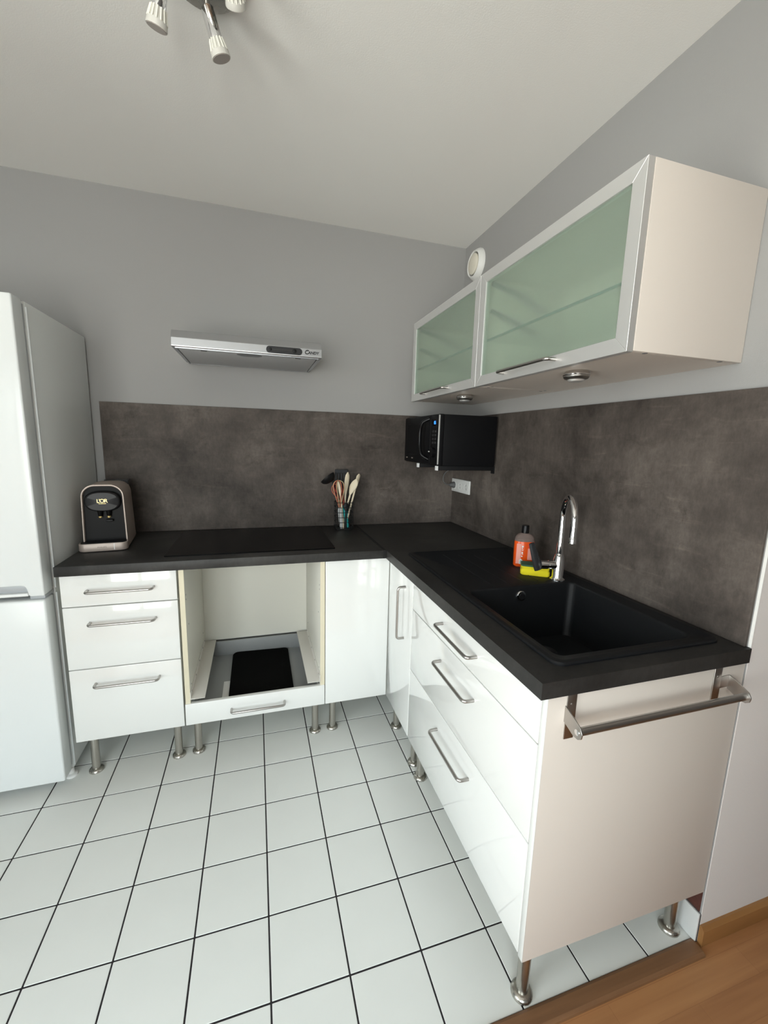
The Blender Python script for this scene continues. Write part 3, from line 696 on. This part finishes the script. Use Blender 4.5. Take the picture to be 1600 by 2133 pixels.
# ================================================================== WALL CABINETS
def wall_cabinet(y0, y1, label, near):
    XB, XD = -.346, -.3655; z0, z1 = 1.599, 1.990; th = .018
    t = thing('wall_cabinet', label, 'wall cabinet', (-.17, (y0 + y1) / 2, z0))
    part(t, 'side_panel', box(XB, -.0012, y0 + .0005, y0 + th, z0, z1, .0012), 'panel_white')
    part(t, 'side_panel', box(XB, -.0012, y1 - th, y1 - .0005, z0, z1, .0012), 'panel_white')
    part(t, 'top_panel', box(XB, -.0012, y0 + th, y1 - th, z1 - th, z1), 'panel_white')
    bp_ = part(t, 'bottom_panel', box(XB, -.0012, y0 + th, y1 - th, z0, z0 + th), 'panel_white')
    for yy in (y0 + .012, y1 - .012):
        for xx in (-.30, -.06): part(bp_, 'screw', lathe((xx, yy, z0 - .0006), [(.006, 0), (.006, .001)], 12), 'grey_plastic')
    part(t, 'back_panel', box(-.009, -.0013, y0 + th, y1 - th, z0 + th, z1 - th), 'panel_white')
    sh = part(t, 'shelf', box(XB + .007, -.011, y0 + th + .001, y1 - th - .001, 1.756, 1.762), 'shelf_glass', smooth=False, label='clear glass shelf')
    part(sh, 'shelf_edge', box(XB + .003, XB + .007, y0 + th + .001, y1 - th - .001, 1.7555, 1.7625, .0008), 'shelf_edge', label='dark green glass edge')
    for yy in (y0 + th, y1 - th):
        s = 1 if yy == y0 + th else -1
        part(t, 'hinge_arm', sweep(arc_path([(-.10, yy + s * .012, 1.88), (-.22, yy + s * .012, 1.93), (XB + .010, yy + s * .014, 1.955)], .04), .010, 8, flat=.5), 'grey_plastic')
        part(t, 'lift_strut', sweep([(-.14, yy + s * .02, 1.80), (XB + .008, yy + s * .02, 1.86)], .008, 8), 'grey_plastic')
    # door: mitred aluminium frame + frosted pane
    a0, a1, fz0, fz1, wd = y0 + .0015, y1 - .0015, z0 - .003, z1 + .001, .036
    bm = bmesh.new(); g = .0004
    q = [(a0, fz0), (a1, fz0), (a1, fz1), (a0, fz1)]; i_ = [(a0 + wd, fz0 + wd), (a1 - wd, fz0 + wd), (a1 - wd, fz1 - wd), (a0 + wd, fz1 - wd)]
    for k in range(4):
        n = (k + 1) % 4; cy_ = sum(p[0] for p in (q[k], q[n], i_[k], i_[n])) / 4; cz_ = sum(p[1] for p in (q[k], q[n], i_[k], i_[n])) / 4
        pl = [q[k], q[n], i_[n], i_[k]]
        ex = Vector((q[n][0] - q[k][0], q[n][1] - q[k][1])).normalized()
        pl = [(p[0] + ex[0] * s * g, p[1] + ex[1] * s * g) for p, s in zip(pl, (1, -1, -1, 1))]
        append(bm, prism(pl, 'yz', XD, XB - .0008, .0006, 1))
    d = part(t, 'door', bm, 'aluminium', smooth=False, label='aluminium framed lift-up door')
    part(d, 'glass_pane', box(XD + .004, XD + .008, a0 + wd - .004, a1 - wd + .004, fz0 + wd - .004, fz1 - wd + .004), 'frosted_glass', smooth=False, label='green frosted glass pane')
    ym = (y0 + y1) / 2 + .025; zh = z0 + .021
    part(d, 'handle', bend_handle((XD, ym - .1285, zh), (XD, ym + .1285, zh), Vector((-1, 0, 0)), .030, .005), 'steel')
    return t
wall_cabinet(-.8705, -.1800, 'frosted glass wall cabinet close to the corner above the microwave', False)
wall_cabinet(-1.5625, -.8720, 'frosted glass wall cabinet with exposed side panel above the sink', True)
for y, lb in ((-.601, 'round steel puck light under the cabinet by the microwave'), (-1.295, 'round steel puck light under the cabinet above the sink')):
    c = (-.267, y, 1.5985)
    t = thing('puck_light', lb, 'light', c, group='puck lights under the wall cabinets')
    part(t, 'housing', lathe(c, [(.030, 0), (.034, -.004), (.036, -.008), (.036, -.017), (.032, -.022), (.026, -.024)], 32), 'steel')
    part(t, 'ring', lathe(c, [(.0365, -.009), (.0375, -.010), (.0375, -.012), (.0365, -.013)], 32), 'chrome')
    part(t, 'lens', lathe(c, [(.024, -.0235), (.020, -.029), (.012, -.031)], 24), 'aluminium')

# --- air valve
c = (-.0005, -.150, 2.337)
t = thing('air_valve', 'round white extraction valve on the wall near the ceiling corner', 'air vent', c)
part(t, 'ring', lathe(c, [(.080, 0), (.080, -.003), (.076, -.012), (.066, -.028), (.062, -.030), (.058, -.026), (.056, -.004)], 40, 'x'), 'white_plastic')
part(t, 'throat', lathe(c, [(.0565, -.0005), (.0565, -.006)], 32, 'x'), 'print_black')
part(t, 'disc', lathe(c, [(.045, -.010), (.052, -.024), (.051, -.030), (.045, -.034), (.02, -.036)], 40, 'x'), 'valve_cream', label='cream centre disc')

# ================================================================== MICROWAVE
t = thing('microwave', 'black microwave oven mounted on wall brackets in the corner', 'microwave', (-.18, -.255, 1.272))
mz0, mz1, my0, my1 = 1.2735, 1.518, -.490, -.022
part(t, 'casing', box(-.308, -.022, my0, my1, mz0, mz1, .003, 2), 'oven_black')
part(t, 'front_frame', box(-.330, -.308, my0, my1, mz0, mz1 + .001, .003, 2), 'oven_black')
dr = part(t, 'door', box(-.338, -.3295, my0 + .098, my1 - .004, mz0 + .004, mz1 - .003, .003, 2), 'oven_black')
part(dr, 'door_window', box(-.3388, -.3375, my0 + .16, my1 - .05, mz0 + .045, mz1 - .04, .0005, 1), 'oven_black')
hp = arc_path([(-.337, my0 + .112, mz0 + .026), (-.372, my0 + .128, mz0 + .045), (-.374, my0 + .145, mz0 + .095), (-.374, my0 + .145, mz1 - .075), (-.370, my0 + .128, mz1 - .035), (-.337, my0 + .112, mz1 - .018)], .03, 6)
part(dr, 'handle', sweep(hp, .0085, 10), 'black_gloss', label='arched door handle')
for y in (my1 - .045, my1 - .13): part(dr, 'door_mark', box(-.3385, -.3378, y - .012, y + .012, mz0 + .021, mz0 + .027), 'grey_print')
cp_ = part(t, 'control_panel', box(-.3365, -.3295, my0 + .003, my0 + .094, mz0 + .004, mz1 - .003, .002, 2), 'oven_black')
ds = part(cp_, 'display', box(-.3372, -.3363, my0 + .020, my0 + .082, mz1 - .055, mz1 - .025), 'black_gloss')
part(ds, 'display_digits', text_bm('05', .022, Matrix.Translation((-.3374, my0 + .045, mz1 - .040)) @ FACE_L, space=1.0), 'display_blue', label='glowing blue digits')
for r_ in range(4):
    for q_ in range(2): part(cp_, 'button', box(-.3378, -.3362, my0 + .026 + q_ * .030, my0 + .044 + q_ * .030, mz1 - .086 - r_ * .018, mz1 - .076 - r_ * .018, .0006, 1), 'panel_print')
part(cp_, 'dial', lathe((-.3365, my0 + .048, mz0 + .062), [(.024, 0), (.023, -.014), (.020, -.016)], 28, 'x'), 'black_gloss')
part(cp_, 'dial_mark', box(-.3535, -.3520, my0 + .064, my0 + .076, mz0 + .064, mz0 + .068), 'label_white')
part(t, 'edge_highlight', box(-.3378, -.3300, my0 - .0005, my0 + .0006, mz0 + .006, mz1 - .004, .0008, 1), 'aluminium', label='highlight line along the front edge')  # bright sliver stands in for the highlight on the near front edge
for y, lb in ((-.215, 'black wall bracket arm under the corner side of the microwave'), (-.462, 'black wall bracket arm under the outer side of the microwave')):
    t = thing('wall_bracket', lb, 'bracket', (-.012, y, 1.255), group='microwave brackets')
    part(t, 'arm', box(-.322, -.0112, y - .011, y + .011, 1.250, 1.2725, .001), 'black_plastic')
    part(t, 'wall_plate', box(-.0160, -.0105, y - .014, y + .014, 1.235, 1.2725, .001), 'black_plastic')
    part(t, 'end_cap', box(-.330, -.3215, y - .0118, y + .0118, 1.2492, 1.2715, .0015), 'white_cap', label='white square end cap')
# --- socket
t = thing('power_socket', 'white triple power socket under the microwave', 'socket', (-.0105, -.126, 1.134))
so_ = part(t, 'plate', box(-.0195, -.0103, -.240, -.014, 1.0955, 1.1735, .004, 3), 'white_plastic')
for y in (-.052, -.127, -.202):
    s_ = part(so_, 'outlet', lathe((-.0192, y, 1.1345), [(.0240, 0), (.0240, -.0016), (.0222, -.0020), (.0205, -.0006), (.001, -.0006)], 28, 'x'), 'white_plastic')
    if y != -.052:
        for dz in (-.0095, .0095): part(s_, 'pin_hole', lathe((-.0198, y, 1.1345 + dz), [(.0026, .0), (.0026, -.0003)], 10, 'x'), 'grey_plastic')
        part(s_, 'earth_pin', lathe((-.0198, y, 1.1415), [(.0022, 0), (.0022, -.006)], 10, 'x'), 'aluminium')
t = thing('power_plug', 'dark plug with its cord in the socket under the microwave', 'plug', (-.03, -.052, 1.134))
part(t, 'plug_body', lathe((-.0205, -.052, 1.1345), [(.019, 0), (.019, -.008), (.013, -.020), (.008, -.032)], 20, 'x'), 'cable_grey')
part(t, 'cord', sweep(bezier([(-.050, -.052, 1.1345), (-.075, -.046, 1.140), (-.090, -.042, 1.165), (-.082, -.045, 1.205), (-.050, -.075, 1.235), (-.028, -.13, 1.252), (-.024, -.16, 1.2725)], 36), .0032, 8), 'cable_grey')

# ================================================================== UTENSIL HOLDER
ux, uy, uz = -.709, -.088, ZT + .0003
t = thing('utensil_holder', 'black wire basket holding kitchen utensils on the worktop', 'utensil holder', (ux, uy, uz))
part(t, 'base', loft([[(x, y, uz + z) for x, y in rrect(ux - .047, ux + .047, uy - .047, uy + .047, .02, 4)] for z in (0, .004)], True, True), 'black_matte')
def rloop(k, z): return [(x, y, z) for x, y in rrect(ux - k, ux + k, uy - k, uy + k, .022, 5)]
for i in range(6):
    p = rloop(.047, uz + .012 + i * .0275); p = p + p[:1]
    part(t, 'wire_ring', sweep(p, .0016, 6), 'black_matte')
for i, q in enumerate(rloop(.0475, 0)[::2]):
    part(t, 'wire_bar', sweep([(q[0], q[1], uz + .002), (q[0], q[1], uz + .150)], .0014, 6), 'black_matte')
def utensil(name, label, base):
    return thing(name, label, name.replace('_', ' ') if len(name.split('_')) < 3 else 'utensil', base, group='kitchen utensils in the wire basket')
FL = uz + .0045
def flat_head(p0, p1, w0, w1, thick, side, rnd=.45, n=8):
    """paddle between p0 (neck) and p1 (tip); side = unit width direction"""
    p0, p1, side = Vector(p0), Vector(p1), Vector(side).normalized(); ax = (p1 - p0).normalized(); nr = ax.cross(side).normalized(); loops = []
    for i in range(n + 1):
        t_ = i / n
        wv = w0 + (w1 - w0) * (math.sin(min(1, t_ * 1.5) * PI / 2))
        if t_ > 1 - rnd: k = (t_ - (1 - rnd)) / rnd; wv *= math.sqrt(max(0.02, 1 - k * k * .97))
        c_ = p0.lerp(p1, t_); loops.append([c_ + side * wv * math.cos(2 * PI * j / 12) + nr * thick * math.sin(2 * PI * j / 12) for j in range(12)])
    return loft(loops, True, True)
# wooden tools
for name, lb, foot, neck, tip, w0, w1, side, rnd in (
    ('wooden_spatula', 'straight pale wooden spatula standing upright in the wire basket', (-.706, -.075, FL), (-.695, -.062, 1.080), (-.680, -.050, 1.208), .0055, .0145, (1, .25, 0), .3),
    ('wooden_spoon', 'pale wooden spoon with round bowl leaning in the wire basket', (-.720, -.070, FL), (-.672, -.082, 1.085), (-.640, -.085, 1.172), .0055, .022, (1, -.5, 0), .5),
    ('wooden_turner', 'pale wooden turner with square tip leaning farthest out of the basket', (-.706, -.112, FL), (-.644, -.078, 1.112), (-.619, -.066, 1.200), .005, .0150, (.8, .5, 0), .06),
    ('wooden_stick', 'slim pale wooden spatula standing inside the whisk wires', (-.716, -.118, FL), (-.728, -.100, 1.075), (-.744, -.092, 1.168), .0055, .0085, (1, -.8, 0), .5)):
    t = utensil(name, lb, foot)
    part(t, 'handle', sweep([foot, Vector(foot).lerp(Vector(neck), .5), neck], [.0045, .0048, .0055], 10), 'beech')
    part(t, 'head', flat_head(neck, tip, w0, w1, .0045, side, rnd), 'beech')
def whisk(name, label, foot, neck, top, rad, wires, hmat, cols):
    t = utensil(name, label, foot); foot, neck, top = Vector(foot), Vector(neck), Vector(top)
    ax = (top - neck).normalized(); u = ax.orthogonal().normalized(); v = ax.cross(u); L_ = (top - neck).length
    part(t, 'handle', sweep([foot, foot.lerp(neck, .12), foot.lerp(neck, .35), foot.lerp(neck, .85), neck], [.006, .009, .0115, .0125, .009], 14), hmat)
    for i in range(wires):
        a = PI * i / wires + .3; d = u * math.cos(a) + v * math.sin(a)
        prof = [(-.14, 0), (-.35, .18), (-.75, .48), (-1.0, .72), (-.85, .90), (-.4, .985), (0, 1), (.4, .985), (.85, .90), (1.0, .72), (.75, .48), (.35, .18), (.14, 0)]
        part(t, 'wire', sweep(bezier([neck + d * rad * q + ax * L_ * s for q, s in prof], 48), .0021, 6), cols[i % len(cols)])
whisk('balloon_whisk', 'whisk with coral and beige wires and a grey-white handle', (-.727, -.118, FL), (-.735, -.106, 1.018), (-.742, -.098, 1.166), .032, 4, 'grey_white', ['silicone_beige', 'silicone_coral'])
whisk('red_whisk', 'dark red whisk with a turquoise handle at the back of the basket', (-.690, -.110, FL), (-.705, -.082, 1.025), (-.755, -.052, 1.140), .030, 4, 'teal', ['silicone_red', 'silicone_coral'])
# black ladle and slotted turner
t = utensil('ladle', 'black nylon ladle tilted out toward the fridge side of the basket', (-.700, -.060, FL))
part(t, 'handle', sweep([(-.700, -.060, FL), (-.732, -.056, 1.06), (-.764, -.058, 1.150), (-.766, -.062, 1.198)], [.006, .006, .005, .0045], 10), 'black_plastic')
cup = []
for k in range(7):
    a = PI / 2 * k / 6; cup.append(circle((0, 0, -.030 * math.sin(a)), .042 * max(math.cos(a), .03), 24))
cb = loft(cup, False, True); bmesh.ops.solidify(cb, geom=list(cb.faces), thickness=-.0025)
cb.transform(Matrix.Translation((-.798, -.064, 1.180)) @ Matrix.Rotation(math.radians(-38), 4, 'Y') @ Matrix.Rotation(math.radians(-18), 4, 'X'))
part(t, 'bowl', cb, 'black_plastic')
t = utensil('slotted_turner', 'dark slate slotted turner standing tallest at the back of the basket', (-.712, -.056, FL))
part(t, 'handle', sweep([(-.712, -.056, FL), (-.713, -.048, 1.04), (-.714, -.040, 1.105)], [.0065, .0065, .005], 10), 'black_plastic')
bm = bmesh.new()
for i in range(5):
    x = -.745 + i * .0155; box(x - .0055, x + .0055, -.040, -.036, 1.125, 1.205, .001, 1, bm)
box(-.7505, -.6775, -.040, -.036, 1.200, 1.222, .0015, 1, bm); box(-.744, -.684, -.040, -.036, 1.100, 1.128, .0015, 1, bm)
part(t, 'blade', bm, 'slate_nylon')
t = utensil('black_spoon', 'short black spoon standing head up in the front of the basket', (-.705, -.124, FL))
part(t, 'handle', sweep([(-.705, -.124, FL), (-.703, -.122, 1.005)], [.006, .0045], 10), 'black_plastic')
part(t, 'head', flat_head((-.703, -.122, 1.000), (-.702, -.118, 1.045), .006, .017, .006, (1, 0, 0), .5), 'black_plastic')

# ================================================================== CEILING SPOTLIGHT
pc = Vector((-1.262, -1.072, ZC - .0005))
t = thing('ceiling_spotlight', 'steel ceiling spotlight with three tilting heads', 'spotlight', pc)
part(t, 'ceiling_plate', lathe(pc, [(.088, 0), (.088, -.006), (.082, -.016), (.068, -.021), (.02, -.023)], 48), 'steel_leg')
def spot(at, d, stem):
    at, d = Vector(at), Vector(d).normalized()
    part(t, 'stem', sweep(stem, .0055, 10), 'steel_leg')
    h = part(t, 'spot_head', sweep([at, at + d * .004, at + d * .062], [.0130, .0155, .0165], 20), 'chrome', label='chrome spot head')
    b_ = sweep([at + d * .060, at + d * .064, at + d * .078, at + d * .084, at + d * .0845, at + d * .096, at + d * .098], [.0155, .0165, .0185, .0195, .0225, .0240, .0235], 24)
    bo_ = part(h, 'bulb', b_, 'bulb_shaded', label='ridged white bulb')
    u = d.orthogonal().normalized(); v = d.cross(u); bm = bmesh.new()
    for k in range(14):
        a = 2 * PI * k / 14; e = u * math.cos(a) + v * math.sin(a)
        sweep([at + d * .062 + e * .0170, at + d * .086 + e * .0215], .0022, 5, bm)
    part(h, 'bulb_fins', bm, 'bulb_ceramic')
    part(h, 'bulb_face', sweep([at + d * .0975, at + d * .0990], [.0215, .0215], 24), 'bulb_face')
spot((-1.262, -1.030, 2.440), (.028, .016, -.085), [(-1.262, -1.040, 2.456), (-1.262, -1.032, 2.434)])
spot((-1.352, -1.085, 2.436), (-.022, .030, -.085), [(-1.325, -1.085, 2.457), (-1.350, -1.085, 2.436)])
spot((-1.200, -1.190, 2.446), (.008, .075, -.045), [(-1.215, -1.135, 2.457), (-1.200, -1.185, 2.446)])
